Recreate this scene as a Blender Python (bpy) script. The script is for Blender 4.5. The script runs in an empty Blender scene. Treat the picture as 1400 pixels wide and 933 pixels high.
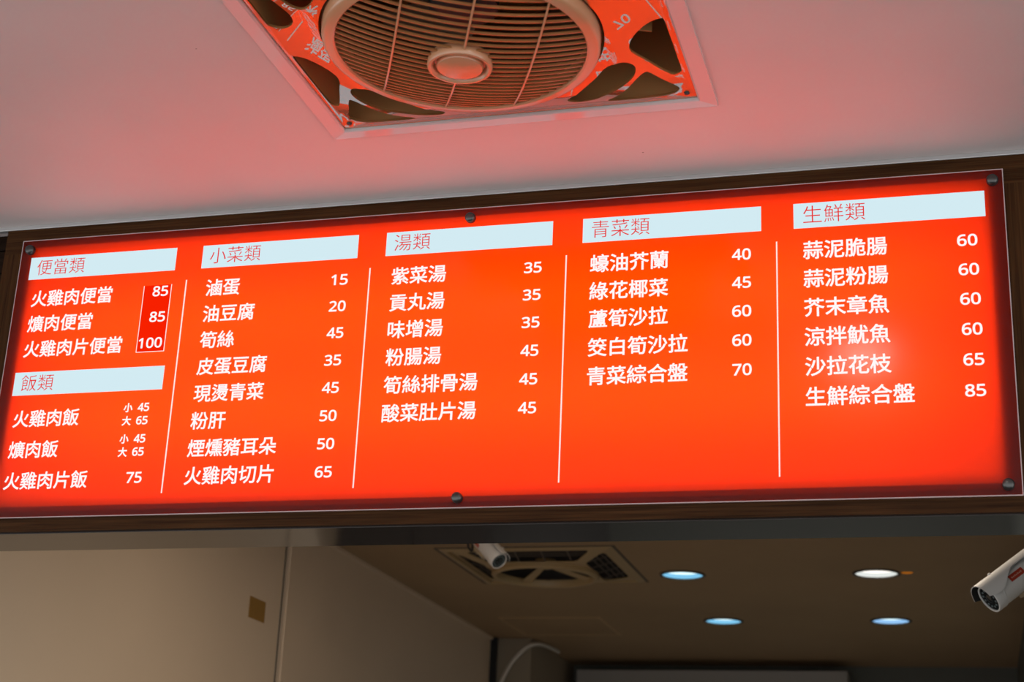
import bpy, bmesh, math, random
from mathutils import Vector, Matrix
from mathutils.geometry import delaunay_2d_cdt
random.seed(4)
SC = bpy.context.scene
COL = SC.collection
Z0 = 2.2                      # height of the lower edge of the sign above the floor
ZC = Z0 + 0.595               # ceiling height

# ------------------------------------------------------------------ camera, sky, exposure
cam_d = bpy.data.cameras.new('camera')
cam = bpy.data.objects.new('camera', cam_d)
COL.objects.link(cam)
RIGHT = Vector((0.96321, 0.26531, 0.04286))
FWD = Vector((-0.26425, 0.90588, 0.33098))
UP = Vector((0.04899, -0.33013, 0.94266))
CAM = Vector((1.75581, -2.54355, Z0 - 0.63217))
m = Matrix((RIGHT, UP, -FWD)).transposed().to_4x4()
m.translation = CAM
cam.matrix_world = m
cam_d.sensor_width = 36
cam_d.lens = 56.185
cam_d.clip_start = 0.05
cam_d.clip_end = 60
cam_d.dof.use_dof = True
cam_d.dof.focus_distance = 2.85
cam_d.dof.aperture_fstop = 6.3
SC.camera = cam
SC.view_settings.view_transform = 'Standard'
SC.view_settings.look = 'None'
SC.view_settings.gamma = 1
SC.view_settings.use_curve_mapping = False
SC.view_settings.exposure = 0.0
w = bpy.data.worlds.new('daylight')
SC.world = w
w.use_nodes = True
bg = w.node_tree.nodes['Background']
bg.inputs[0].default_value = (0.93, 0.97, 1.0, 1)
bg.inputs[1].default_value = 1.42
STRIP_POWER = 3.6            # each light strip in the sign box, watts
DOWNLIGHT_POWER = 15.0
ADDED_ROW_POWER = 6.5  # for the added lamps hidden behind the bulkhead


def ray(u, v):                # direction of sight for notes made on the photograph's lines
    return FWD + RIGHT * ((u - 700) / 2184.96) - UP * ((v - 466.5) / 2184.96)


# ------------------------------------------------------------------ materials
def mat(name, col, rough=0.5, spec=0.5, metal=0.0, emit=None, es=0.0, noise=0.0, scale=8.0, ior=None, coat=0.0):
    M = bpy.data.materials.new(name)
    M.use_nodes = True
    nt = M.node_tree
    b = nt.nodes['Principled BSDF']
    b.inputs['Base Color'].default_value = (*col, 1)
    b.inputs['Roughness'].default_value = rough
    b.inputs['Metallic'].default_value = metal
    b.inputs['Specular IOR Level'].default_value = spec
    b.inputs['Coat Weight'].default_value = coat
    if ior:
        b.inputs['IOR'].default_value = ior
    if emit:
        b.inputs['Emission Color'].default_value = (*emit, 1)
        b.inputs['Emission Strength'].default_value = es
    if noise:
        tc = nt.nodes.new('ShaderNodeTexCoord')
        n = nt.nodes.new('ShaderNodeTexNoise')
        n.inputs['Scale'].default_value = scale
        n.inputs['Detail'].default_value = 4
        r = nt.nodes.new('ShaderNodeValToRGB')
        r.color_ramp.elements[0].position = 0.3
        r.color_ramp.elements[1].position = 0.7
        r.color_ramp.elements[0].color = (*[c * (1 - noise) for c in col], 1)
        r.color_ramp.elements[1].color = (*[min(1, c * (1 + noise)) for c in col], 1)
        nt.links.new(tc.outputs['Object'], n.inputs['Vector'])
        nt.links.new(n.outputs['Fac'], r.inputs[0])
        nt.links.new(r.outputs[0], b.inputs['Base Color'])
    return M


def mat_wood(name, dark, light, axis=0, sc=1.0, rough=0.45):
    M = mat(name, dark, rough, 0.05)
    nt = M.node_tree
    b = nt.nodes['Principled BSDF']
    tc = nt.nodes.new('ShaderNodeTexCoord')
    mp = nt.nodes.new('ShaderNodeMapping')
    s = [220 * sc, 220 * sc, 220 * sc]
    s[axis] = 5 * sc
    mp.inputs['Scale'].default_value = s
    n = nt.nodes.new('ShaderNodeTexNoise')
    n.inputs['Scale'].default_value = 1.0
    n.inputs['Detail'].default_value = 6
    n.inputs['Roughness'].default_value = 0.65
    r = nt.nodes.new('ShaderNodeValToRGB')
    r.color_ramp.elements[0].position = 0.32
    r.color_ramp.elements[1].position = 0.68
    r.color_ramp.elements[0].color = (*dark, 1)
    r.color_ramp.elements[1].color = (*light, 1)
    nt.links.new(tc.outputs['Object'], mp.inputs[0])
    nt.links.new(mp.outputs[0], n.inputs['Vector'])
    nt.links.new(n.outputs['Fac'], r.inputs[0])
    nt.links.new(r.outputs[0], b.inputs['Base Color'])
    return M


def mat_speckled(name, col, fleck, rough=0.5, scale=9.0, thr=0.035, noise=0.06):
    M = mat(name, col, rough, noise=noise, scale=1.6)
    nt = M.node_tree
    b = nt.nodes['Principled BSDF']
    src = b.inputs['Base Color'].links[0].from_socket
    tc = [n for n in nt.nodes if n.type == 'TEX_COORD'][0]
    v = nt.nodes.new('ShaderNodeTexVoronoi')
    v.inputs['Scale'].default_value = scale
    c = nt.nodes.new('ShaderNodeMath')
    c.operation = 'LESS_THAN'
    c.inputs[1].default_value = thr
    mx = nt.nodes.new('ShaderNodeMix')
    mx.data_type = 'RGBA'
    nt.links.new(tc.outputs['Object'], v.inputs['Vector'])
    nt.links.new(v.outputs['Distance'], c.inputs[0])
    nt.links.new(c.outputs[0], mx.inputs[0])
    nt.links.new(src, mx.inputs[6])
    mx.inputs[7].default_value = (*fleck, 1)
    nt.links.new(mx.outputs[2], b.inputs['Base Color'])
    return M


def mat_acrylic(name, through, surface):
    """coloured sheet: lets the lamps behind it shine through, a dull body colour and a glossy face"""
    M = bpy.data.materials.new(name)
    M.use_nodes = True
    nt = M.node_tree
    nt.nodes.clear()
    out = nt.nodes.new('ShaderNodeOutputMaterial')
    t = nt.nodes.new('ShaderNodeBsdfTranslucent')
    t.inputs[0].default_value = (*through, 1)
    d = nt.nodes.new('ShaderNodeBsdfDiffuse')
    d.inputs[0].default_value = (*surface, 1)
    g = nt.nodes.new('ShaderNodeBsdfGlossy')
    g.inputs[0].default_value = (1, 1, 1, 1)
    g.inputs['Roughness'].default_value = 0.16
    a = nt.nodes.new('ShaderNodeMixShader')
    a.inputs[0].default_value = 0.22
    f = nt.nodes.new('ShaderNodeFresnel')
    f.inputs[0].default_value = 1.36
    b = nt.nodes.new('ShaderNodeMixShader')
    nt.links.new(t.outputs[0], a.inputs[1])
    nt.links.new(d.outputs[0], a.inputs[2])
    nt.links.new(f.outputs[0], b.inputs[0])
    nt.links.new(a.outputs[0], b.inputs[1])
    nt.links.new(g.outputs[0], b.inputs[2])
    nt.links.new(b.outputs[0], out.inputs[0])
    return M


def mat_emit(name, col, s):
    M = bpy.data.materials.new(name)
    M.use_nodes = True
    nt = M.node_tree
    nt.nodes.clear()
    out = nt.nodes.new('ShaderNodeOutputMaterial')
    e = nt.nodes.new('ShaderNodeEmission')
    e.inputs[0].default_value = (*col, 1)
    e.inputs[1].default_value = s
    nt.links.new(e.outputs[0], out.inputs[0])
    return M


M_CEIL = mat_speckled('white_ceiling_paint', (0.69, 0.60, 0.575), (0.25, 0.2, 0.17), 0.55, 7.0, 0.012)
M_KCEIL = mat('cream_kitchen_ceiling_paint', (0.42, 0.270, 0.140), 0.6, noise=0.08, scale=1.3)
M_KWALL = mat('beige_wall_laminate', (0.84, 0.65, 0.47), 0.42, noise=0.05, scale=1.1)
M_BACK = mat('grey_back_wall_paint', (0.12, 0.12, 0.10), 0.6, noise=0.08, scale=2)
M_PILLAR = mat('tan_pillar_paint', (0.34, 0.27, 0.19), 0.6, noise=0.05, scale=3)
M_FLOOR = mat('grey_floor_tile', (0.09, 0.075, 0.065), 0.35, noise=0.1, scale=3)
M_WOOD = mat_wood('walnut_laminate_along', (0.024, 0.0095, 0.0035), (0.072, 0.030, 0.0105), 0)
M_WOODV = mat_wood('walnut_laminate_upright', (0.024, 0.0095, 0.0035), (0.072, 0.030, 0.0105), 2)
M_DARKWOOD = mat_wood('dark_slatted_wood', (0.010, 0.005, 0.003), (0.022, 0.011, 0.006), 0)
M_UNDER = mat('dark_glossy_soffit_laminate', (0.024, 0.017, 0.014), 0.10, 0.5, ior=1.62)
M_ALU = mat('satin_aluminium', (0.55, 0.54, 0.53), 0.35, metal=0.6)
M_GAP = mat('black_joint', (0.012, 0.012, 0.012), 0.7)
M_RED = mat_acrylic('red_orange_acrylic', (0.95, 0.031, 0.0), (0.24, 0.006, 0.001))
M_REDBOX = mat_emit('deep_red_film', (1.0, 0.016, 0.0), 0.93)
M_EDGE = mat('clear_acrylic_edge', (0.55, 0.40, 0.38), 0.2)
M_HEAD = mat_emit('pale_blue_white_film', (0.65, 0.83, 0.89), 1.0)
M_LETTER = mat_emit('white_letter_film', (1.0, 0.93, 0.93), 1.0)
M_LINE = mat_emit('pink_white_line_film', (1.0, 0.80, 0.76), 1.0)
M_REDLETTER = mat_emit('red_letter_film', (0.80, 0.025, 0.02), 1.0)
M_BOX = mat('white_box_lining', (0.6, 0.6, 0.6), 0.8)
M_KNOB = mat('gunmetal_knob', (0.10, 0.10, 0.095), 0.32, metal=0.85)
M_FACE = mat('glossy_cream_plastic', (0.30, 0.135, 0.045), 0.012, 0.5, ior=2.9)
M_TRIM = mat('white_trim_paint', (0.64, 0.58, 0.56), 0.14)
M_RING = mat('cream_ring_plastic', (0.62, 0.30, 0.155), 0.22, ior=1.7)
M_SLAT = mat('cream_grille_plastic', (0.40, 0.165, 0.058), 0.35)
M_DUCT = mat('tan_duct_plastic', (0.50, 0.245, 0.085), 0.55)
M_SHROUD = mat('brown_shroud_plastic', (0.12, 0.06, 0.025), 0.6)
M_BLADE = mat('grey_fan_blade_plastic', (0.16, 0.11, 0.07), 0.45)
M_MOTOR = mat('black_motor', (0.03, 0.03, 0.03), 0.5)
M_KFACE = mat('yellowed_plastic', (0.50, 0.34, 0.165), 0.4)
M_KDARK = mat('dark_slot_mesh', (0.045, 0.035, 0.028), 0.7)
M_DUST = mat('dusty_seal', (0.13, 0.10, 0.075), 0.8)
M_CAMW = mat('white_camera_housing', (0.84, 0.82, 0.80), 0.35)
M_CAMSH = mat('beige_camera_housing', (0.55, 0.49, 0.42), 0.35)
M_LENS = mat('dark_lens_glass', (0.012, 0.016, 0.018), 0.06, 0.8)
M_LED = mat('infrared_diode', (0.16, 0.20, 0.21), 0.25)
M_LABEL = mat('red_label', (0.50, 0.045, 0.02), 0.5)
M_LABELT = mat('pale_label_print', (0.75, 0.45, 0.36), 0.5)
M_BRACK = mat('tan_bracket', (0.46, 0.36, 0.24), 0.4)
M_CABLE = mat('black_cable', (0.015, 0.015, 0.015), 0.5)
M_TAPE = mat('ochre_tape', (0.40, 0.21, 0.045), 0.4, noise=0.06, scale=30)
M_HOSE = mat('white_hose', (0.78, 0.70, 0.60), 0.4)
M_CAB = mat('pale_grey_cabinet', (0.36, 0.33, 0.30), 0.4)
M_LAMPRIM = mat('dark_lamp_rim', (0.10, 0.085, 0.065), 0.4)
M_AMBER = mat_emit('amber_stray_glow', (1.0, 0.30, 0.02), 0.32)  # stray orange glow beside a downlight, given as emission


# ------------------------------------------------------------------ helpers
def obj(name, bm, material, parent=None, smooth=False, loc=None):
    me = bpy.data.meshes.new(name)
    bm.normal_update()
    bm.to_mesh(me)
    bm.free()
    if smooth:
        for p in me.polygons:
            p.use_smooth = True
        try:
            me.set_sharp_from_angle(angle=math.radians(40))
        except Exception:
            pass
    if isinstance(material, (list, tuple)):
        for k in material:
            me.materials.append(k)
    else:
        me.materials.append(material)
    o = bpy.data.objects.new(name, me)
    COL.objects.link(o)
    if parent:
        o.parent = parent
    if loc:
        o.location = loc
    return o


def thing(name, label, cat, loc=(0, 0, 0), group=None):
    o = bpy.data.objects.new(name, None)
    COL.objects.link(o)
    o.empty_display_size = 0.1
    o.location = loc
    return tag(o, label, cat, group)


def tag(o, label, cat, group=None):
    o['label'] = label
    o['category'] = cat
    if group:
        o['group'] = group
    return o


def struct(name, bm, material, smooth=False):
    o = obj(name, bm, material, None, smooth)
    o['kind'] = 'structure'
    return o


def box(bm, x0, x1, y0, y1, z0, z1, mi=0, bev=0.0):
    vs = [bm.verts.new(p) for p in ((x0, y0, z0), (x1, y0, z0), (x1, y1, z0), (x0, y1, z0), (x0, y0, z1), (x1, y0, z1), (x1, y1, z1), (x0, y1, z1))]
    fs = []
    for q in ((0, 3, 2, 1), (4, 5, 6, 7), (0, 1, 5, 4), (1, 2, 6, 5), (2, 3, 7, 6), (3, 0, 4, 7)):
        f = bm.faces.new([vs[i] for i in q])
        f.material_index = mi
        fs.append(f)
    if bev:
        es = list({e for f in fs for e in f.edges})
        bmesh.ops.bevel(bm, geom=es, offset=bev, segments=2, affect='EDGES', profile=0.5)
    return bm


def bx(*a, **k):
    return box(bmesh.new(), *a, **k)


def tube(bm, pts, r, seg=12, cap=True):
    pts = [Vector(p) for p in pts]
    rings = []
    nrm = None
    for i, p in enumerate(pts):
        d = (pts[min(i + 1, len(pts) - 1)] - pts[max(i - 1, 0)]).normalized()
        if nrm is None:
            nrm = d.orthogonal().normalized()
        nrm = (nrm - d * nrm.dot(d)).normalized()
        b = d.cross(nrm)
        rr = r[i] if isinstance(r, (list, tuple)) else r
        rings.append([bm.verts.new(p + (nrm * math.cos(2 * math.pi * k / seg) + b * math.sin(2 * math.pi * k / seg)) * rr) for k in range(seg)])
    for a, b in zip(rings, rings[1:]):
        for k in range(seg):
            bm.faces.new((a[k], a[(k + 1) % seg], b[(k + 1) % seg], b[k]))
    if cap:
        bm.faces.new(rings[0][::-1])
        bm.faces.new(rings[-1])
    return bm


def lathe(bm, prof, seg=48, axis='Z', closed=False):
    """prof: list of (radius, height)"""
    rings = []
    for r, h in prof:
        if r < 1e-6:
            v = {'Z': (0, 0, h), 'Y': (0, h, 0)}[axis]
            rings.append([bm.verts.new(v)])
        else:
            ring = []
            for k in range(seg):
                a = 2 * math.pi * k / seg
                v = {'Z': (r * math.cos(a), r * math.sin(a), h), 'Y': (r * math.cos(a), h, r * math.sin(a))}[axis]
                ring.append(bm.verts.new(v))
            rings.append(ring)
    pairs = list(zip(rings, rings[1:]))
    if closed:
        pairs.append((rings[-1], rings[0]))
    for a, b in pairs:
        for k in range(seg):
            k2 = (k + 1) % seg
            if len(a) == 1 and len(b) == 1:
                continue
            if len(a) == 1:
                bm.faces.new((a[0], b[k2], b[k]))
            elif len(b) == 1:
                bm.faces.new((a[k], a[k2], b[0]))
            else:
                bm.faces.new((a[k], a[k2], b[k2], b[k]))
    bmesh.ops.recalc_face_normals(bm, faces=bm.faces[:])
    return bm


def spline(P, n=6):
    P = [Vector(p) for p in P]
    out = []
    for i in range(len(P) - 1):
        p0, p1, p2, p3 = P[max(i - 1, 0)], P[i], P[i + 1], P[min(i + 2, len(P) - 1)]
        for j in range(n):
            t = j / n
            out.append(0.5 * (2 * p1 + (p2 - p0) * t + (2 * p0 - 5 * p1 + 4 * p2 - p3) * t * t + (3 * p1 - p0 - 3 * p2 + p3) * t ** 3))
    out.append(P[-1])
    return out


def smooth_poly(P, n=5):
    out = []
    N = len(P)
    for i in range(N):
        p0, p1, p2, p3 = (P[(i + k) % N] for k in (-1, 0, 1, 2))
        for j in range(n):
            t = j / n
            out.append(tuple(0.5 * (2 * p1[c] + (p2[c] - p0[c]) * t + (2 * p0[c] - 5 * p1[c] + 4 * p2[c] - p3[c]) * t * t + (3 * p1[c] - p0[c] - 3 * p2[c] + p3[c]) * t ** 3) for c in (0, 1)))
    return out


def inside(p, P):
    c = False
    j = len(P) - 1
    for i in range(len(P)):
        if (P[i][1] > p[1]) != (P[j][1] > p[1]) and p[0] < (P[j][0] - P[i][0]) * (p[1] - P[i][1]) / (P[j][1] - P[i][1]) + P[i][0]:
            c = not c
        j = i
    return c


def plate(outer, holes, step, zf):
    """thin plate with holes; zf(x, y) gives its height; returns a bmesh of one surface"""
    V, E = [], []

    def loop(P):
        b = len(V)
        for p in P:
            V.append(Vector((p[0], p[1])))
        for i in range(len(P)):
            E.append((b + i, b + (i + 1) % len(P)))
    loop(outer)
    for h in holes:
        loop(h)
    if step:
        xs = [p[0] for p in outer]
        ys = [p[1] for p in outer]
        x = min(xs) + step
        while x < max(xs) - step / 2:
            y = min(ys) + step
            while y < max(ys) - step / 2:
                if not any(inside((x, y), h) for h in holes):
                    V.append(Vector((x, y)))
                y += step
            x += step
    res = delaunay_2d_cdt(V, E, [], 0, 1e-6)
    bm = bmesh.new()
    vs = [bm.verts.new((p[0], p[1], zf(p[0], p[1]))) for p in res[0]]
    for f in res[2]:
        c = sum((res[0][i] for i in f), Vector((0, 0))) / len(f)
        if inside(c, outer) and not any(inside(c, h) for h in holes):
            try:
                bm.faces.new([vs[i] for i in f][::-1])      # faces look down
            except ValueError:
                pass
    for v in [v for v in bm.verts if not v.link_faces]:
        bm.verts.remove(v)
    return bm


def thicken(bm, t):
    """extrude the surface upwards by t"""
    r = bmesh.ops.extrude_face_region(bm, geom=bm.faces[:])
    up = [v for v in r['geom'] if isinstance(v, bmesh.types.BMVert)]
    bmesh.ops.translate(bm, verts=up, vec=(0, 0, t))
    bmesh.ops.recalc_face_normals(bm, faces=bm.faces[:])
    return bm


def circle(r, n=64, cx=0, cy=0):
    return [(cx + r * math.cos(2 * math.pi * k / n), cy + r * math.sin(2 * math.pi * k / n)) for k in range(n)]


def rect(x0, x1, y0, y1):
    return [(x0, y0), (x1, y0), (x1, y1), (x0, y1)]


# ------------------------------------------------------------------ the room
FAN = (1.084, -0.578)
KFAN = (0.211, 3.350)
DOWN = [(0.709, 3.556), (1.444, 3.565), (0.716, 4.603), (1.446, 4.609), (0.72, 1.47), (1.45, 1.47)]  # the final pair is unseen, added to brighten the left kitchen wall

struct('floor', bx(-2.6, 4.6, -4.0, 6.1, -0.05, 0.0), M_FLOOR)
bm = plate(rect(-2.6, 4.6, -4.0, 0.15), [rect(FAN[0] - .302, FAN[0] + .302, FAN[1] - .302, FAN[1] + .302)], 0, lambda x, y: ZC)
struct('ceiling', thicken(bm, 0.02), M_CEIL)
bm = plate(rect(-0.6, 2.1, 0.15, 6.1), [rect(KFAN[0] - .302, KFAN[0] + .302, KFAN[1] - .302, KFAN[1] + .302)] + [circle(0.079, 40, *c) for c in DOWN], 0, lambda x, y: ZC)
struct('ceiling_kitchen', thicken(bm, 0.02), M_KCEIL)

# left wall of the kitchen: two laminate sheets with a dark joint and a bead beside it
bm = bmesh.new()
box(bm, -0.55, -0.5, 0.16, 2.508, 0.0, ZC)
box(bm, -0.55, -0.5, 2.536, 6.05, 0.0, ZC)
box(bm, -0.55, -0.508, 2.508, 2.536, 0.0, ZC, mi=1)
struct('wall_left', bm, [M_KWALL, M_GAP])
bm = bmesh.new()
tube(bm, [(-0.503, 2.555, 0.0), (-0.503, 2.555, ZC)], 0.007, 10)
struct('trim_3', bm, M_KWALL, True)
struct('wall_right', bx(2.0, 2.05, 0.16, 6.05, 0.0, ZC), M_BACK)
struct('wall_back', bx(-0.55, 2.05, 6.0, 6.05, 0.0, ZC), M_BACK)
struct('wall_pillar', bx(-0.5, -0.3, 5.085, 6.0, 0.0, ZC, bev=0.004), M_PILLAR)
bm = bmesh.new()
box(bm, -0.5, -0.470, 5.055, 5.084, 0.0, ZC)
struct('trim_5', bm, M_GAP)
# cove along the top of the left kitchen wall
struct('trim_4', bx(-0.5, -0.488, 0.16, 5.085, ZC - 0.012, ZC), M_KWALL)

# bulkhead over the counter opening: dark slatted wood on both sides of the sign
bm = bmesh.new()
for a, b in ((-2.6, -0.045), (1.898, 4.6)):
    z = Z0 - 0.026
    while z < ZC - 0.012:
        box(bm, a, b, 0.045, 0.15, z + 0.0015, min(z + 0.0475, ZC), bev=0.0015)
        z += 0.049
    box(bm, a, b, 0.055, 0.15, Z0 - 0.026, ZC)
for a, b in ((-2.6, -0.55), (2.05, 4.6)):
    box(bm, a, b, 0.055, 0.15, 0.0, Z0 - 0.026)
struct('wall_front', bm, M_DARKWOOD)
# thin pale strip where the ceiling meets the wood
bm = bmesh.new()
box(bm, -2.6, 4.6, 0.004, 0.016, ZC - 0.0085, ZC, bev=0.001)
struct('trim_1', bm, M_ALU)
# soffit laminate under the bulkhead
struct('trim_2', bx(-0.55, 2.05, 0.014, 0.156, Z0 - 0.029, Z0 - 0.026), M_UNDER)

# ------------------------------------------------------------------ the lit menu sign
W, H = 1.8525, 0.558
sign = thing('menu_sign', 'wide red-orange backlit menu board in a walnut frame below the ceiling', 'menu sign', (0, 0, Z0))
YF = 0.0065                    # front of the frame, the sheet rests just before it
IN = 0.029                    # the opening is smaller than the sheet
top = 0.595 - 0.0085
bm = bmesh.new()
box(bm, -0.044, W + 0.044, YF, 0.15, -0.026, IN - 0.002)
obj('bottom_rail', bm, M_WOOD, sign)
obj('top_rail', bx(-0.044, W + 0.044, YF, 0.15, H - IN + 0.006, top), M_WOOD, sign)
obj('side_stile', bx(-0.044, IN, YF, 0.15, IN - 0.002, H - IN + 0.006), M_WOODV, sign)
obj('side_stile', bx(W - IN, W + 0.044, YF, 0.15, IN - 0.002, H - IN + 0.006), M_WOODV, sign)
bm = bmesh.new()
box(bm, IN, W - IN, 0.142, 0.149, IN - 0.002, H - IN + 0.006)
e = 0.002
box(bm, IN, W - IN, YF + 0.004, 0.142, IN - 0.002, IN - 0.002 + e)
box(bm, IN, W - IN, YF + 0.004, 0.142, H - IN + 0.006 - e, H - IN + 0.006)
box(bm, IN, IN + e, YF + 0.004, 0.142, IN, H - IN + 0.004)
box(bm, W - IN - e, W - IN, YF + 0.004, 0.142, IN, H - IN + 0.004)
obj('light_box_lining', bm, M_BOX, sign)
# red sheet (front skin) with its clear cut edge
bm = bmesh.new()
vs = [bm.verts.new(p) for p in ((0, 0, 0), (W, 0, 0), (W, 0, H), (0, 0, H))]
bm.faces.new(vs)
obj('acrylic_sheet', bm, M_RED, sign)
bm = bmesh.new()
t = 0.0016
for a in ((-t, W + t, 0, 0.004, -t, 0), (-t, W + t, 0, 0.004, H, H + t), (-t, 0, 0, 0.004, 0, H), (W, W + t, 0, 0.004, 0, H)):
    box(bm, *a)
obj('sheet_edge', bm, M_EDGE, sign)
# lamps inside the box
for zz in (0.185, 0.375):
    ld = bpy.data.lights.new('light_strip', 'AREA')
    ld.shape = 'RECTANGLE'
    ld.size = W - 2 * IN - 0.10
    ld.size_y = 0.03
    ld.energy = STRIP_POWER
    ld.color = (1.0, 0.98, 0.95)
    lo = bpy.data.objects.new('light_strip', ld)
    COL.objects.link(lo)
    lo.parent = sign
    lo.location = (W / 2, 0.136, zz)
    lo.rotation_euler = (math.radians(-90), 0, 0)     # shines towards -y

_dg = None


def text_bm(s, offset=0.0):
    cu = bpy.data.curves.new('t', 'FONT')
    cu.body = s
    cu.size = 1.0
    cu.offset = offset
    cu.resolution_u = 4
    o = bpy.data.objects.new('t', cu)
    COL.objects.link(o)
    dg = bpy.context.evaluated_depsgraph_get()
    me = bpy.data.meshes.new_from_object(o.evaluated_get(dg))
    bm = bmesh.new()
    bm.from_mesh(me)
    bpy.data.objects.remove(o)
    bpy.data.curves.remove(cu)
    bpy.data.meshes.remove(me)
    return bm


def lettering(name, s, x0, x1, zc, height, material, y=-0.0012, offset=0.0, grow=0.0, parent=None):
    """grow: round-cornered thickening of the strokes, in metres"""
    s = ''.join(chr(0x1D7E2 + int(ch)) if ch.isdigit() else ch for ch in s)
    bm = text_bm(s, offset)
    xs = [v.co.x for v in bm.verts]
    ys = [v.co.y for v in bm.verts]
    ax, bx_, ay, by = min(xs), max(xs), min(ys), max(ys)
    x0, x1 = x0 + grow, x1 - grow
    sx = (x1 - x0) / (bx_ - ax)
    sy = (height - 2 * grow) / (by - ay) if height else sx
    for v in bm.verts:
        v.co = Vector((x0 + (v.co.x - ax) * sx, y, zc + (v.co.y - (ay + by) / 2) * sy))
    if grow:
        edge = [e for e in bm.edges if len(e.link_faces) == 1]
        segs = [(e.verts[0].co.copy(), e.verts[1].co.copy()) for e in edge]
        pts = {(round(p.x, 6), round(p.z, 6)): p for sg in segs for p in sg}
        for a, b in segs:
            d = b - a
            if d.length < 1e-7:
                continue
            n = Vector((-d.z, 0, d.x)).normalized() * grow
            bm.faces.new([bm.verts.new(p) for p in (a - n, b - n, b + n, a + n)])
        for p in pts.values():
            bm.faces.new([bm.verts.new(p + Vector((math.cos(k * math.pi / 4), 0, math.sin(k * math.pi / 4))) * grow) for k in range(8)])
    return obj(name, bm, material, parent or sign)


def bar(x0, x1, z0, z1):
    return bx(x0, x1, -0.0009, -0.0003, z0, z1)


PITCH = 0.3708
ROWS = [0.434, 0.382, 0.330, 0.2775, 0.2252, 0.1728, 0.1208, 0.0690]
HEAD = ['便當類', '小菜類', '湯類', '青菜類', '生鮮類']
MENU = [
    [('火雞肉便當', '85'), ('爌肉便當', '85'), ('火雞肉片便當', '100')],
    [('滷蛋', '15'), ('油豆腐', '20'), ('筍絲', '45'), ('皮蛋豆腐', '35'), ('現燙青菜', '45'), ('粉肝', '50'), ('煙燻豬耳朵', '50'), ('火雞肉切片', '65')],
    [('紫菜湯', '35'), ('貢丸湯', '35'), ('味增湯', '35'), ('粉腸湯', '45'), ('筍絲排骨湯', '45'), ('酸菜肚片湯', '45')],
    [('蠔油芥蘭', '40'), ('綠花椰菜', '45'), ('蘆筍沙拉', '60'), ('筊白筍沙拉', '60'), ('青菜綜合盤', '70')],
    [('蒜泥脆腸', '60'), ('蒜泥粉腸', '60'), ('芥末章魚', '60'), ('涼拌魷魚', '60'), ('沙拉花枝', '65'), ('生鮮綜合盤', '85')],
]
CH = 0.0350
BOLD, THIN = 0.00060, -0.008


def dish(s, x, z):
    n = len(s)
    lettering('dish_name', s, x + 0.0008, x + CH * n + 0.0003, z, None, M_LETTER, grow=BOLD)


def price(s, xr, z):
    wd = 0.0163 * len(s)
    lettering('price', s, xr - wd, xr, z, 0.0212, M_LETTER, grow=0.00065)


def header(s, x0, z0):
    h = obj('header_bar', bar(x0, x0 + 0.3155, z0, z0 + 0.0462), M_HEAD, sign)
    n = len(s)
    lettering('category_title', s, x0 + 0.0165, x0 + 0.0165 + CH * n - 0.001, z0 + 0.0242, None, M_REDLETTER, y=-0.0016, offset=THIN, parent=h)


PRICE_R = [0.3310, 0.6950, 1.0630, 1.4335, 1.8070]
for c in range(5):
    x0 = 0.0235 + c * PITCH
    header(HEAD[c], x0, 0.4752)
    nx = x0 + 0.0142
    if c:
        ln = obj('divider_line', bar(0.3665 - 0.0012 + (c - 1) * 0.3703, 0.3665 + 0.0012 + (c - 1) * 0.3703, 0.0385, 0.4535), M_LINE, sign)
    for (d, pr), z in zip(MENU[c], ROWS):
        dish(d, nx if c else 0.0370, z)
        price(pr, PRICE_R[c], z)
header('飯類', 0.0270, 0.2370)
for d, z in (('火雞肉飯', 0.190), ('爌肉飯', 0.1295), ('火雞肉片飯', 0.0690)):
    dish(d, 0.0370, z)
for s, z in (('小', 0.2035), ('大', 0.1780), ('小', 0.1430), ('大', 0.1180)):
    lettering('portion_size', s, 0.2685, 0.2870, z, None, M_LETTER, grow=BOLD)
    lettering('price', '45' if s == '小' else '65', 0.2975, 0.3212, z, 0.0165, M_LETTER, grow=0.00065)
lettering('price', '75', 0.2915, 0.3235, 0.0690, 0.0212, M_LETTER, grow=0.00065)
# outlined sticker round the first three prices
bm = bmesh.new()
box(bm, 0.2790, 0.3365, -0.0006, -0.0002, 0.3125, 0.4465)
st = obj('price_sticker', bm, M_REDBOX, sign)
st['label'] = 'deeper red rectangle behind the first three prices'
bm = bmesh.new()
for a in ((0.2784, 0.2796, 0.3125, 0.4465), (0.3358, 0.3372, 0.3125, 0.4465), (0.2784, 0.3372, 0.3118, 0.3130)):
    box(bm, a[0], a[1], -0.0011, -0.0006, a[2], a[3])
obj('sticker_outline', bm, M_LINE, st)
for kx, kz in ((0.0205, 0.537), (0.926, 0.538), (1.836, 0.538), (0.0205, 0.015), (0.930, 0.0155), (1.832, 0.0155)):
    bm = bmesh.new()
    lathe(bm, [(0.0, -0.0125), (0.0055, -0.0125), (0.0085, -0.0105), (0.0095, -0.0075), (0.0095, -0.0005), (0.004, -0.0005), (0.004, YF)], 28, 'Y')
    obj('standoff_knob', bm, M_KNOB, sign, True, (kx, 0, kz))

# ------------------------------------------------------------------ ceiling fan in front of the sign
def sstep(t):
    t = min(1, max(0, t))
    return t * t * (3 - 2 * t)


def dome(x, y):                # four gently sloping facets that fall from the rim to the ring
    q = (abs(x) ** 8 + abs(y) ** 8) ** 0.125
    return -0.030 * min(1, max(0, (0.30 - q) / 0.0945))


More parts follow.
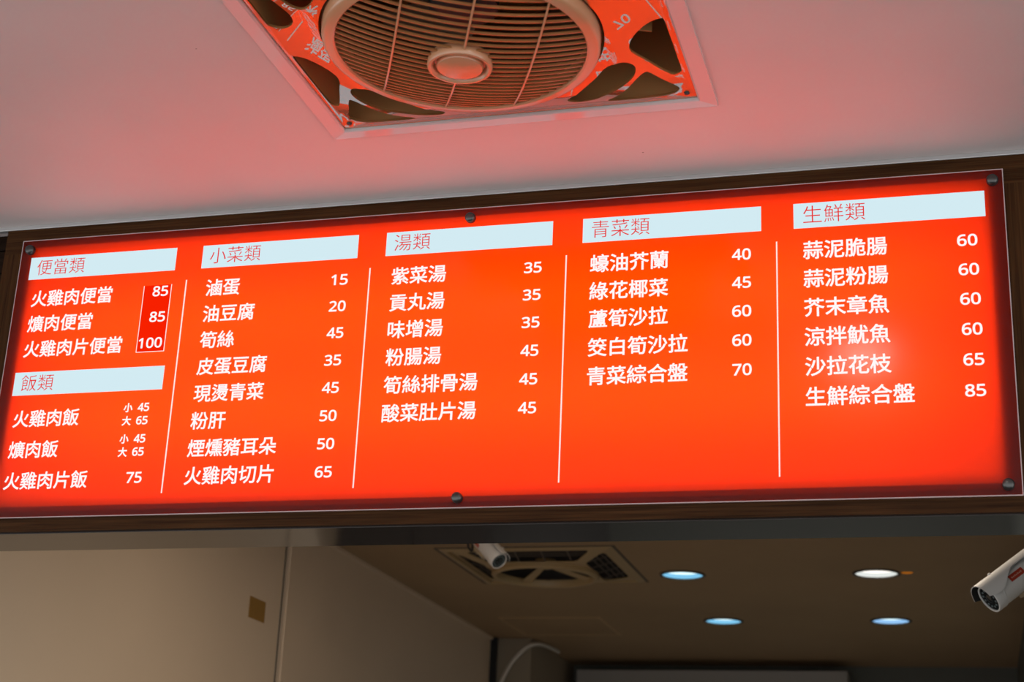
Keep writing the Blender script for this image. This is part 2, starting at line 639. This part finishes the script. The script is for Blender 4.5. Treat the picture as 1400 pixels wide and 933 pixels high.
HF = [(.2875, .0455), (.2920, .0535), (.2925, .0905), (.2925, .1432), (.2922, .1995), (.2895, .209), (.2828, .2121), (.2758, .2075), (.2625, .178), (.2476, .1390), (.2365, .1125), (.2330, .0980), (.2340, .0846), (.2410, .0690), (.2552, .0535), (.2720, .0445)]
HG = [(.103, .240), (.112, .2195), (.1364, .1915), (.1679, .1556), (.1848, .1325), (.199, .1215), (.2160, .1225), (.228, .1375), (.2300, .156), (.2210, .1765), (.2010, .1965), (.1715, .2220), (.1440, .2490), (.116, .2560)]
HH = [(.163, .264), (.185, .238), (.2050, .2110), (.2239, .1860), (.2385, .1735), (.2465, .1780), (.2600, .2116), (.2770, .2544), (.2765, .2700), (.2660, .2800), (.2377, .2815), (.1993, .2760), (.172, .273)]


def face_normals(o):
    me = o.data
    nn = []
    h = 0.003
    for p in me.polygons:
        flat = abs(p.normal.z) > 0.6
        for li in p.loop_indices:
            v = me.vertices[me.loops[li].vertex_index].co
            if flat:
                gx = (dome(v.x + h, v.y) - dome(v.x - h, v.y)) / (2 * h)
                gy = (dome(v.x, v.y + h) - dome(v.x, v.y - h)) / (2 * h)
                n = Vector((-gx, -gy, 1)).normalized()
                nn.append(n if p.normal.z > 0 else -n)
            else:
                nn.append(p.normal.copy())
    me.normals_split_custom_set(nn)


def square_trim(parent, material, r_in, r_out, z_in, z_out, name='ceiling_trim'):
    """mitred square moulding: slopes from z_out at the rim to z_in at the inside"""
    bm = bmesh.new()
    loops = []
    for r, z in ((r_out, 0.0), (r_out, z_out), (r_in + 0.003, z_in), (r_in, z_in + 0.002), (r_in, 0.014)):
        loops.append([bm.verts.new((sx * r, sy * r, z)) for sx, sy in ((-1, -1), (1, -1), (1, 1), (-1, 1))])
    for a, b in zip(loops, loops[1:]):
        for k in range(4):
            bm.faces.new((a[k], a[(k + 1) % 4], b[(k + 1) % 4], b[k]))
    bmesh.ops.recalc_face_normals(bm, faces=bm.faces[:])
    return obj(name, bm, material, parent)


fan = thing('ceiling_fan', 'square ceiling fan with a big round grille mirroring the lit red sign', 'ceiling fan', (FAN[0], FAN[1], ZC))
square_trim(fan, M_TRIM, 0.302, 0.330, -0.005, -0.0035)
holes = [circle(0.2105, 96)]
for P in (HF, HG, HH):
    for sx in (1, -1):
        for sy in (1, -1):
            holes.append(smooth_poly([(p[0] * sx, p[1] * sy) for p in P], 5))
bm = plate(rect(-0.3018, 0.3018, -0.3018, 0.3018), holes, 0.012, lambda x, y: dome(x, y))
thicken(bm, 0.004)
fp = obj('face_plate', bm, M_FACE, fan, True)
face_normals(fp)
# screw heads in the corners
for sx, sy in ((1, 1), (-1, 1), (1, -1), (-1, -1)):
    bm = bmesh.new()
    lathe(bm, [(0, -0.003), (0.003, -0.003), (0.0045, -0.001), (0.0045, 0.002)], 14)
    obj('screw', bm, M_MOTOR, fan, True, (sx * 0.287, sy * 0.283, 0.0))
# ring round the grille
bm = bmesh.new()
lathe(bm, [(0.2055, -0.026), (0.2050, -0.043), (0.2030, -0.0465), (0.1990, -0.0485), (0.1880, -0.050), (0.1855, -0.048), (0.1850, -0.020), (0.195, -0.015), (0.2050, -0.018)], 96, closed=True)
obj('grille_ring', bm, M_RING, fan, True)
# domed grille of parallel slats with three cross wires
ANG = math.radians(24.5)
U = Vector((math.cos(ANG), math.sin(ANG)))
V_ = Vector((-math.sin(ANG), math.cos(ANG)))
RG = 0.1865


def gz(r):
    return -0.046 - 0.030 * (1 - (r / RG) ** 2)


bm = bmesh.new()
s = -RG + 0.005
while s < RG - 0.003:
    L = math.sqrt(RG * RG - s * s)
    spans = [(-L, L)]
    if abs(s) < 0.037:
        q = math.sqrt(0.037 ** 2 - s * s)
        spans = [(-L, -q), (q, L)]
    for a, b in spans:
        n = max(3, int((b - a) / 0.014))
        rows = []
        for i in range(n + 1):
            t = a + (b - a) * i / n
            p = U * t + V_ * s
            z = gz(p.length)
            pr = []
            for dv, dz in ((-0.0014, 0.0), (0.0014, 0.0), (0.0020, 0.0042), (-0.0004, 0.0042)):
                q2 = p + V_ * dv
                pr.append(bm.verts.new((q2.x, q2.y, z + dz)))
            rows.append(pr)
        for r0, r1 in zip(rows, rows[1:]):
            for k in range(4):
                bm.faces.new((r0[k], r0[(k + 1) % 4], r1[(k + 1) % 4], r1[k]))
        bm.faces.new(rows[0][::-1])
        bm.faces.new(rows[-1])
    s += 0.0138
bmesh.ops.recalc_face_normals(bm, faces=bm.faces[:])
gr = obj('grille', bm, M_SLAT, fan)
for off in (-0.100, 0.0, 0.104):
    L = math.sqrt(RG * RG - off * off)
    segs = [(-L, L)] if off else [(-L, -0.044), (0.044, L)]
    for a, b in segs:
        pts = []
        for i in range(15):
            t = a + (b - a) * i / 14
            p = U * off + V_ * t
            pts.append((p.x, p.y, gz(p.length) - 0.0012))
        bm = bmesh.new()
        tube(bm, pts, 0.0017, 8)
        obj('cross_wire', bm, M_RING, gr, True)
bm = bmesh.new()
lathe(bm, [(0.048, -0.071), (0.048, -0.079), (0.0465, -0.0815), (0.043, -0.082), (0.0405, -0.08), (0.0385, -0.073), (0.034, -0.073), (0.034, -0.065), (0.047, -0.065)], 64, closed=True)
obj('hub_ring', bm, M_RING, gr, True)
bm = bmesh.new()
lathe(bm, [(0.0345, -0.069), (0.0345, -0.0785), (0.033, -0.081), (0.025, -0.083), (0.0, -0.0845)], 64)
obj('hub_cap', bm, M_RING, gr, True)
# housing above the face
bm = bmesh.new()
for a in ((-0.300, 0.300, -0.300, -0.296), (-0.300, 0.300, 0.296, 0.300), (-0.300, -0.296, -0.296, 0.296), (0.296, 0.300, -0.296, 0.296)):
    box(bm, *a, 0.004, 0.20)
box(bm, -0.300, 0.300, -0.300, 0.300, 0.20, 0.205)
obj('housing', bm, M_DUCT, fan)
bm = bmesh.new()
lathe(bm, [(0.2065, -0.026), (0.2065, 0.12), (0.203, 0.12), (0.203, -0.026)], 72, closed=True)
obj('fan_shroud', bm, M_SHROUD, fan, True)
for k in range(8):                         # guide vanes in the side ducts
    a = math.radians(22 + 45 * k)
    bm = bmesh.new()
    c, s2 = math.cos(a), math.sin(a)
    L = 0.075
    p0, p1 = Vector((c, s2)) * 0.209, Vector((c, s2)) * (0.209 + L)
    n = Vector((-s2, c)) * 0.0015
    vs = [bm.verts.new((q.x, q.y, z)) for z in (0.012, 0.19) for q in (p0 - n, p1 - n, p1 + n, p0 + n)]
    for q in ((0, 3, 2, 1), (4, 5, 6, 7), (0, 1, 5, 4), (1, 2, 6, 5), (2, 3, 7, 6), (3, 0, 4, 7)):
        bm.faces.new([vs[i] for i in q])
    obj('guide_vane', bm, M_DUCT, fan)
bm = bmesh.new()
lathe(bm, [(0, 0.010), (0.040, 0.010), (0.052, 0.020), (0.055, 0.06), (0.055, 0.20)], 40)
obj('motor', bm, M_MOTOR, fan, True)
for k in range(3):
    bm = bmesh.new()
    a0 = math.radians(118 + 120 * k)
    rows = []
    for i in range(9):
        r = 0.045 + 0.135 * i / 8
        wid = math.radians(62 - 20 * i / 8)
        row = []
        for j in range(9):
            a = a0 + wid * (j / 8 - 0.5) + 0.35 * i / 8
            z = 0.052 + 0.045 * (j / 8 - 0.5) * (1 - 0.35 * i / 8)
            row.append(bm.verts.new((r * math.cos(a), r * math.sin(a), z)))
        rows.append(row)
    for r0, r1 in zip(rows, rows[1:]):
        for j in range(8):
            bm.faces.new((r0[j], r0[j + 1], r1[j + 1], r1[j]))
    thicken(bm, 0.002)
    obj('fan_blade', bm, M_BLADE, fan, True)

# ------------------------------------------------------------------ fan in the kitchen ceiling
kf = thing('ceiling_fan', 'yellowed square ceiling fan with dark slots in the kitchen ceiling beyond the sign', 'ceiling fan', (KFAN[0], KFAN[1], ZC))
square_trim(kf, M_KFACE, 0.302, 0.330, -0.010, -0.003)
bm = bmesh.new()
for a in ((-0.340, 0.340, -0.340, -0.3305), (-0.340, 0.340, 0.3305, 0.340), (-0.344, -0.3305, -0.3305, 0.3305), (0.3305, 0.340, -0.3305, 0.3305)):
    box(bm, *a, -0.0025, 0.0)
obj('seal_strip', bm, M_DUST, kf)
# slot opposite corners are clipped, like the arms of the face
SL = [(-0.232, -0.276), (-0.212, -0.284), (0.212, -0.284), (0.232, -0.276), (0.226, -0.262), (0.176, -0.205), (0.160, -0.198), (-0.160, -0.198), (-0.176, -0.205), (-0.226, -0.262)]
slots = []
for k in range(4):
    c, s2 = [(1, 0), (0, 1), (-1, 0), (0, -1)][k]
    slots.append([(p[0] * c - p[1] * s2, p[0] * s2 + p[1] * c) for p in SL])
bm = plate(rect(-0.299, 0.299, -0.299, 0.299), [circle(0.188, 72)] + slots, 0.025, dome)
thicken(bm, 0.004)
obj('face_plate', bm, M_KFACE, kf, True)
for k in range(4):
    a = k * math.pi / 2
    bm = bmesh.new()
    for x in (-0.15, -0.05, 0.05, 0.15):
        box(bm, x - 0.003, x + 0.003, -0.286, -0.196, 0.002, 0.005)
    for y in (-0.262, -0.240, -0.218):
        box(bm, -0.23, 0.23, y - 0.002, y + 0.002, 0.003, 0.006)
    bmesh.ops.rotate(bm, verts=bm.verts[:], cent=(0, 0, 0), matrix=Matrix.Rotation(a, 3, 'Z'))
    for v in bm.verts:
        v.co.z += dome(v.co.x, v.co.y) + 0.004
    obj('slot_grid', bm, M_DUST, kf)
bm = bmesh.new()
lathe(bm, [(0.206, -0.028), (0.206, -0.044), (0.200, -0.050), (0.188, -0.050), (0.184, -0.044), (0.184, -0.022), (0.195, -0.022)], 72, closed=True)
obj('outlet_ring', bm, M_KFACE, kf, True)
bm = bmesh.new()
lathe(bm, [(0, -0.012), (0.030, -0.011), (0.038, -0.006), (0.040, 0.0), (0.040, 0.02), (0, 0.02)], 40)
obj('hub_cap', bm, M_KFACE, kf, True)
for k in range(4):
    a = math.radians(38 + 90 * k)
    bm = bmesh.new()
    rows = []
    for i in range(8):
        r = 0.034 + 0.150 * i / 7
        wid = 0.030 + 0.016 * i / 7
        row = []
        zz = -0.004 - 0.030 * i / 7
        for dv, z in ((-wid / 2, zz), (wid / 2, zz - 0.004), (wid / 2, zz - 0.001), (-wid / 2, zz + 0.003)):
            row.append(bm.verts.new((r * math.cos(a) - dv * math.sin(a), r * math.sin(a) + dv * math.cos(a), z)))
        rows.append(row)
    for r0, r1 in zip(rows, rows[1:]):
        for j in range(4):
            bm.faces.new((r0[j], r0[(j + 1) % 4], r1[(j + 1) % 4], r1[j]))
    bm.faces.new(rows[0][::-1])
    bm.faces.new(rows[-1])
    bmesh.ops.recalc_face_normals(bm, faces=bm.faces[:])
    obj('outlet_vane', bm, M_KFACE, kf)
bm = bmesh.new()
for a in ((-0.300, 0.300, -0.300, -0.296), (-0.300, 0.300, 0.296, 0.300), (-0.300, -0.296, -0.296, 0.296), (0.296, 0.300, -0.296, 0.296)):
    box(bm, *a, 0.004, 0.16)
box(bm, -0.300, 0.300, -0.300, 0.300, 0.16, 0.165)
obj('housing', bm, M_KDARK, kf)

# ------------------------------------------------------------------ downlights
LABELS = ['blue-white recessed downlight, nearer row, the one closest to the ceiling fan',
          'warm-white recessed downlight with an amber glow at its side',
          'blue-white recessed downlight, back row, left of the other back one',
          'blue-white recessed downlight, back row, nearest the right kitchen wall',
          'unseen recessed downlight added behind the sign to light the wall, on the left',
          'unseen recessed downlight added behind the sign to light the wall, on the right']
for i, (x, y) in enumerate(DOWN):
    warm = i == 1
    d = thing('recessed_downlight', LABELS[i], 'ceiling light', (x, y, ZC), 'downlights in the kitchen ceiling')
    bm = bmesh.new()
    lathe(bm, [(0.078, 0.002), (0.0890, 0.0), (0.0890, -0.005), (0.0800, -0.0065), (0.0775, -0.002)], 48, closed=True)
    obj('lamp_rim', bm, M_LAMPRIM, d, True)
    bm = bmesh.new()
    lathe(bm, [(0.0775, -0.001), (0.0765, 0.015)], 48)
    obj('reflector', bm, mat_emit('lit_reflector', (0.80, 0.84, 0.80) if warm else ((0.22, 0.60, 0.90) if i != 3 else (0.30, 0.58, 0.95)), 0.98), d, True)
    bm = bmesh.new()
    lathe(bm, [(0.0765, 0.015), (0.070, 0.034), (0.055, 0.046), (0, 0.050)], 40)
    obj('bulb', bm, mat_emit('lit_bulb', (1.0, 0.96, 0.88) if warm else (0.72, 0.95, 1.0), 1.3), d, True)
    ld = bpy.data.lights.new('lamp_light', 'AREA')
    ld.shape = 'DISK'
    ld.size = 0.10
    ld.energy = DOWNLIGHT_POWER if i < 4 else ADDED_ROW_POWER
    ld.color = (1.0, 0.84, 0.66) if warm or i > 3 else (0.85, 0.93, 1.0)
    ld.spread = math.radians(130 if i < 4 else 180)
    lo = bpy.data.objects.new('lamp_light', ld)
    COL.objects.link(lo)
    lo.parent = d
    lo.location = (0, 0, -0.008)
    if warm:
        bm = bmesh.new()
        lathe(bm, [(0, -0.003), (0.010, -0.003), (0.013, -0.001), (0.013, 0.001)], 20)
        for v in bm.verts:
            v.co.x *= 1.7
        obj('amber_glow_spot', bm, M_AMBER, d, True, (0.113, -0.004, 0.0))  # emitting disc added in place of a stray orange glow, no real fitting


d = thing('recessed_downlight', 'unseen white recessed downlight added in the front ceiling for the glare on the sign', 'ceiling light', (1.56, -1.02, ZC))  # out of view, added to put a glare patch on the sheet
bm = bmesh.new()
lathe(bm, [(0.060, 0.0), (0.075, 0.0), (0.074, -0.006), (0.060, -0.004)], 48, closed=True)
obj('lamp_rim', bm, M_CAMW, d, True)
bm = bmesh.new()
lathe(bm, [(0.060, -0.002), (0.040, -0.003), (0, -0.0035)], 40)
obj('bulb', bm, mat_emit('lit_glare_bulb', (1.0, 0.93, 0.85), 40.0), d, True)


# ------------------------------------------------------------------ security cameras
def security_camera(label, ring_px, depth_y, img_dir, cosine, dia, length, arm_to, roll_up, hood_ext, plate_axis, wrap=46, loop=None):
    d = ray(*ring_px)
    t = (depth_y - CAM.y) / d.y
    P = CAM + d * t                              # centre of the front ring
    sight = d.normalized()
    r = (RIGHT - sight * RIGHT.dot(sight)).normalized()
    u = r.cross(sight).normalized()
    lat = (r * img_dir[0] + u * img_dir[1]).normalized()
    fw = (-sight * cosine + lat * math.sqrt(1 - cosine ** 2)).normalized()    # where the lens looks
    up = (roll_up - fw * roll_up.dot(fw)).normalized()
    sd = fw.cross(up)                            # right-hand side
    root = thing('security_camera', label, 'security camera', P)
    M3 = Matrix((sd, fw, up)).transposed()       # local x side, y forward, z up
    R = dia / 2

    def place(name, bm, material, parent=root, smooth=True):
        bmesh.ops.transform(bm, verts=bm.verts[:], matrix=M3.to_4x4())
        return obj(name, bm, material, parent, smooth)
    bm = bmesh.new()
    lathe(bm, [(0, -length), (R * 0.80, -length), (R * 0.92, -length + 0.006), (R * 0.95, -length + 0.02), (R * 0.95, -0.026), (R * 0.93, -0.0255), (R * 0.93, -0.0245), (R, -0.024), (R, -0.003), (R * 0.97, 0.0), (R * 0.88, 0.0), (R * 0.865, -0.004), (R * 0.60, -0.006)], 48, 'Y')
    body = place('housing', bm, M_CAMW)
    bm = bmesh.new()
    lathe(bm, [(R * 0.872, -0.0022), (0, -0.0020)], 48, 'Y')
    fr = place('front_glass', bm, M_LENS)
    bm = bmesh.new()
    lathe(bm, [(0, 0.0004), (R * 0.22, 0.0002), (R * 0.30, -0.001), (R * 0.32, -0.003)], 32, 'Y')
    place('lens', bm, M_LENS, fr)
    for k in range(12):
        a = 2 * math.pi * k / 12
        bm = bmesh.new()
        lathe(bm, [(0, -0.0006), (R * 0.075, -0.0010), (R * 0.085, -0.003)], 10, 'Y')
        bmesh.ops.translate(bm, verts=bm.verts[:], vec=(R * 0.60 * math.cos(a), 0, R * 0.60 * math.sin(a)))
        place('infrared_diode', bm, M_LED, fr)
    # hood: a curved sheet over the top, its side edges drop towards the front
    bm = bmesh.new()
    rows = []
    n = 22
    rh = R * 1.15
    for i in range(n + 1):
        y = -length * 0.92 + (length * 0.92 + hood_ext) * i / n
        f = i / n
        half = math.radians(42 + wrap * sstep((f - 0.42) / 0.40))
        if f > 0.9:
            half *= 1 - 0.10 * (f - 0.9) / 0.1
        row = []
        for j in range(25):
            a = math.pi / 2 + half * (2 * j / 24 - 1)
            row.append(bm.verts.new((rh * math.cos(a), y, rh * math.sin(a) + R * 0.04)))
        rows.append(row)
    for r0, r1 in zip(rows, rows[1:]):
        for j in range(24):
            bm.faces.new((r0[j], r0[j + 1], r1[j + 1], r1[j]))
    ex = bmesh.ops.extrude_face_region(bm, geom=bm.faces[:])
    for v in ex['geom']:
        if isinstance(v, bmesh.types.BMVert):
            q = Vector((v.co.x, 0, v.co.z - R * 0.04)).normalized() * 0.0018
            v.co += q
    bmesh.ops.recalc_face_normals(bm, faces=bm.faces[:])
    for f in bm.faces:
        if all(Vector((v.co.x, v.co.z - R * 0.04)).length < rh + 0.0005 for v in f.verts):
            f.material_index = 1
    hood = place('sun_hood', bm, [M_CAMW, M_GAP])
    bm = bmesh.new()
    lathe(bm, [(0, 0.0035), (0.003, 0.003), (0.0042, 0.0)], 14)
    bmesh.ops.translate(bm, verts=bm.verts[:], vec=(0, -length * 0.22, rh + R * 0.04 + 0.0015))
    place('hood_screw', bm, M_CAMW, hood)
    # red label on the side, wrapped round the barrel
    ld_ = -sight * plate_axis[0] + (r * plate_axis[1] + u * plate_axis[2])
    ang0 = math.atan2(ld_.dot(up), ld_.dot(sd))

    def patch(rad, y0, y1, a0, a1, ni, nj):
        bm = bmesh.new()
        g = [[bm.verts.new((rad * math.cos(a0 + (a1 - a0) * j / nj), y0 + (y1 - y0) * i / ni, rad * math.sin(a0 + (a1 - a0) * j / nj))) for j in range(nj + 1)] for i in range(ni + 1)]
        for r0, r1 in zip(g, g[1:]):
            for j in range(nj):
                bm.faces.new((r0[j], r0[j + 1], r1[j + 1], r1[j]))
        bmesh.ops.recalc_face_normals(bm, faces=bm.faces[:])
        return bm
    L0, LL = plate_axis[3], plate_axis[4]
    lab = place('red_label', patch(R * 0.962, -L0, -L0 - LL, ang0 - 0.24, ang0 + 0.24, 4, 8), M_LABEL, body)
    bm = bmesh.new()
    for k in range(7):
        y0 = -L0 - LL * (0.13 + 0.108 * k)
        b2 = patch(R * 0.970, y0, y0 - LL * 0.07, ang0 - 0.055 + 0.03 * (k % 2), ang0 + 0.055, 1, 3)
        me = bpy.data.meshes.new('t')
        b2.to_mesh(me)
        b2.free()
        bm.from_mesh(me)
        bpy.data.meshes.remove(me)
    place('label_print', bm, M_LABELT, lab)
    # clamp below the barrel, arm to the wall or ceiling, wall plate
    bm = bmesh.new()
    box(bm, -R * 0.42, R * 0.42, -length * 0.80, -length * 0.42, -R * 1.22, -R * 0.86, bev=0.002)
    place('clamp', bm, M_BRACK)
    bm = bmesh.new()
    lathe(bm, [(0, -0.004), (0.0055, -0.004), (0.0055, 0.004), (0, 0.004)], 12)
    bmesh.ops.translate(bm, verts=bm.verts[:], vec=(0, -length * 0.52, -R * 1.30))
    place('clamp_bolt', bm, M_MOTOR)
    start = M3 @ Vector((0, -length * 0.66, -R * 1.12))
    end = Vector(arm_to[0]) - P
    nrm = Vector(arm_to[1])
    mid = end + nrm * 0.05
    bm = bmesh.new()
    tube(bm, [start, start * 0.7 + mid * 0.3 - Vector((0, 0, 0.006)), start * 0.25 + mid * 0.75, mid, end + nrm * 0.006], 0.009, 12)
    arm = obj('mounting_arm', bm, M_BRACK, root, True)
    bm = bmesh.new()
    lathe(bm, [(0, 0.010), (0.022, 0.010), (0.032, 0.004), (0.033, 0.0), (0, 0.0)], 32)
    q = Vector((0, 0, 1)).rotation_difference(nrm)
    bmesh.ops.transform(bm, verts=bm.verts[:], matrix=Matrix.Translation(end) @ q.to_matrix().to_4x4())
    obj('mounting_plate', bm, M_BRACK, root, True)
    # cable from the tail
    tail = M3 @ Vector((0, -length + 0.002, 0))
    back = M3 @ Vector((0, -length - 0.05, 0.0))
    bm = bmesh.new()
    if loop:                                     # the cable hangs in a small loop beside the barrel
        way = [CAM + ray(a, b) * ((y - CAM.y) / ray(a, b).y) - P for a, b, y in loop]
        tube(bm, spline([tail, back] + way + [Vector((way[-1].x, way[-1].y, ZC - P.z))], 5), 0.0036, 8)
    else:
        tube(bm, [tail, tail * 0.5 + back * 0.5, back, back * 0.45 + mid * 0.55 + Vector((0, 0, -0.01)), end + nrm * 0.012 + Vector((0.012, 0.012, 0))], 0.0032, 8)
    obj('camera_cable', bm, M_CABLE, root, True)
    return root


security_camera('white bullet security camera hanging in front of the kitchen ceiling fan', (682.5, 768), 2.35, (0.66, -0.75), 0.66, 0.058, 0.135,
                ((0.20, 2.42, ZC), (0, 0, -1)), Vector((0.75, 0.0, 0.66)), 0.006, (0.80, -0.42, -0.36, 0.088, 0.032), 10, [(646, 752, 2.50), (641, 750, 2.49), (639.5, 742, 2.48), (639, 732, 2.48)])
security_camera('white hooded bullet security camera with red label at the right edge', (1352, 820), 1.05, (-0.80, -0.60), 0.44, 0.066, 0.165,
                ((2.0, 1.22, Z0 + 0.06), (-1, 0, 0)), Vector((0.0, 0.0, 1.0)), 0.012, (0.96, -0.12, 0.17, 0.054, 0.040))

# ------------------------------------------------------------------ small things of the kitchen
o = obj('tape_patch', bx(-0.5, -0.4985, 2.258, 2.384, Z0 + 0.2095, Z0 + 0.2795, bev=0.0005), M_TAPE)
tag(o, 'square ochre tape patch on the beige wall left of the joint', 'tape')
hp = [(-0.445, 5.04, 1.2), (-0.445, 5.035, 2.3), (-0.443, 5.03, 2.50), (-0.430, 5.025, Z0 + 0.365), (-0.392, 5.04, Z0 + 0.455), (-0.350, 5.05, Z0 + 0.512), (-0.310, 5.066, Z0 + 0.552), (-0.275, 5.13, Z0 + 0.573), (-0.262, 5.30, Z0 + 0.583), (-0.255, 5.46, Z0 + 0.585)]


bm = bmesh.new()
tube(bm, spline(hp), 0.0095, 12)
o = obj('hose', bm, M_HOSE, None, True)
tag(o, 'white hose arching from behind the tan pillar up to the kitchen ceiling', 'hose')
cab = thing('wall_cabinet', 'long pale grey cabinet on the back kitchen wall', 'cabinet', (-0.23, 5.75, Z0 + 0.1))
obj('body', bx(0, 1.405, 0.02, 0.25, 0.0, 0.440, bev=0.003), M_CAB, cab)
dr = obj('door', bx(0.003, 1.402, 0.0, 0.019, 0.003, 0.437, bev=0.003), M_CAB, cab)
obj('handle', bx(0.60, 0.80, -0.018, 0.0, 0.02, 0.03, bev=0.002), M_ALU, dr)
hp_ = thing('access_panel', 'square access hatch in the kitchen ceiling behind the fan', 'access panel', (-0.065, 4.735, ZC))
M_HATCH = mat('hatch_paint', (0.55, 0.36, 0.19), 0.6)
bm = bmesh.new()
for a in ((-0.24, 0.24, -0.24, -0.226), (-0.24, 0.24, 0.226, 0.24), (-0.24, -0.226, -0.226, 0.226), (0.226, 0.24, -0.226, 0.226)):
    box(bm, *a, -0.004, 0.0)
obj('frame', bm, M_HATCH, hp_)
obj('hatch_door', bx(-0.222, 0.222, -0.222, 0.222, -0.0025, 0.0), M_KCEIL, hp_)
fr = thing('unseen_fridge', 'unseen tall dark steel fridge added to darken the reflection under the bulkhead', 'unseen_fridge', (-0.5, 2.95, 0))  # out of view, added so the glossy soffit mirrors something dark
M_FR = mat('dark_steel', (0.05, 0.045, 0.042), 0.4, metal=0.3)
obj('body', bx(0.002, 0.60, 0.03, 2.03, 0.08, Z0 - 0.36, bev=0.006), M_FR, fr)
for k in range(2):
    dr = obj('door', bx(0.006 + 0.298 * k, 0.296 + 0.298 * k, 0.0, 0.029, 0.10, Z0 - 0.38, bev=0.004), M_FR, fr)
    obj('handle', bx(0.262 + 0.05 * k, 0.282 + 0.05 * k, -0.03, 0.0, 0.8, 1.2, bev=0.003), M_ALU, dr)
for fx in (0.05, 0.55):
    for fy in (0.08, 1.97):
        bm = bmesh.new()
        lathe(bm, [(0, 0), (0.025, 0), (0.025, 0.08), (0, 0.08)], 16)
        obj('foot', bm, M_MOTOR, fr, True, (fx, fy, 0))
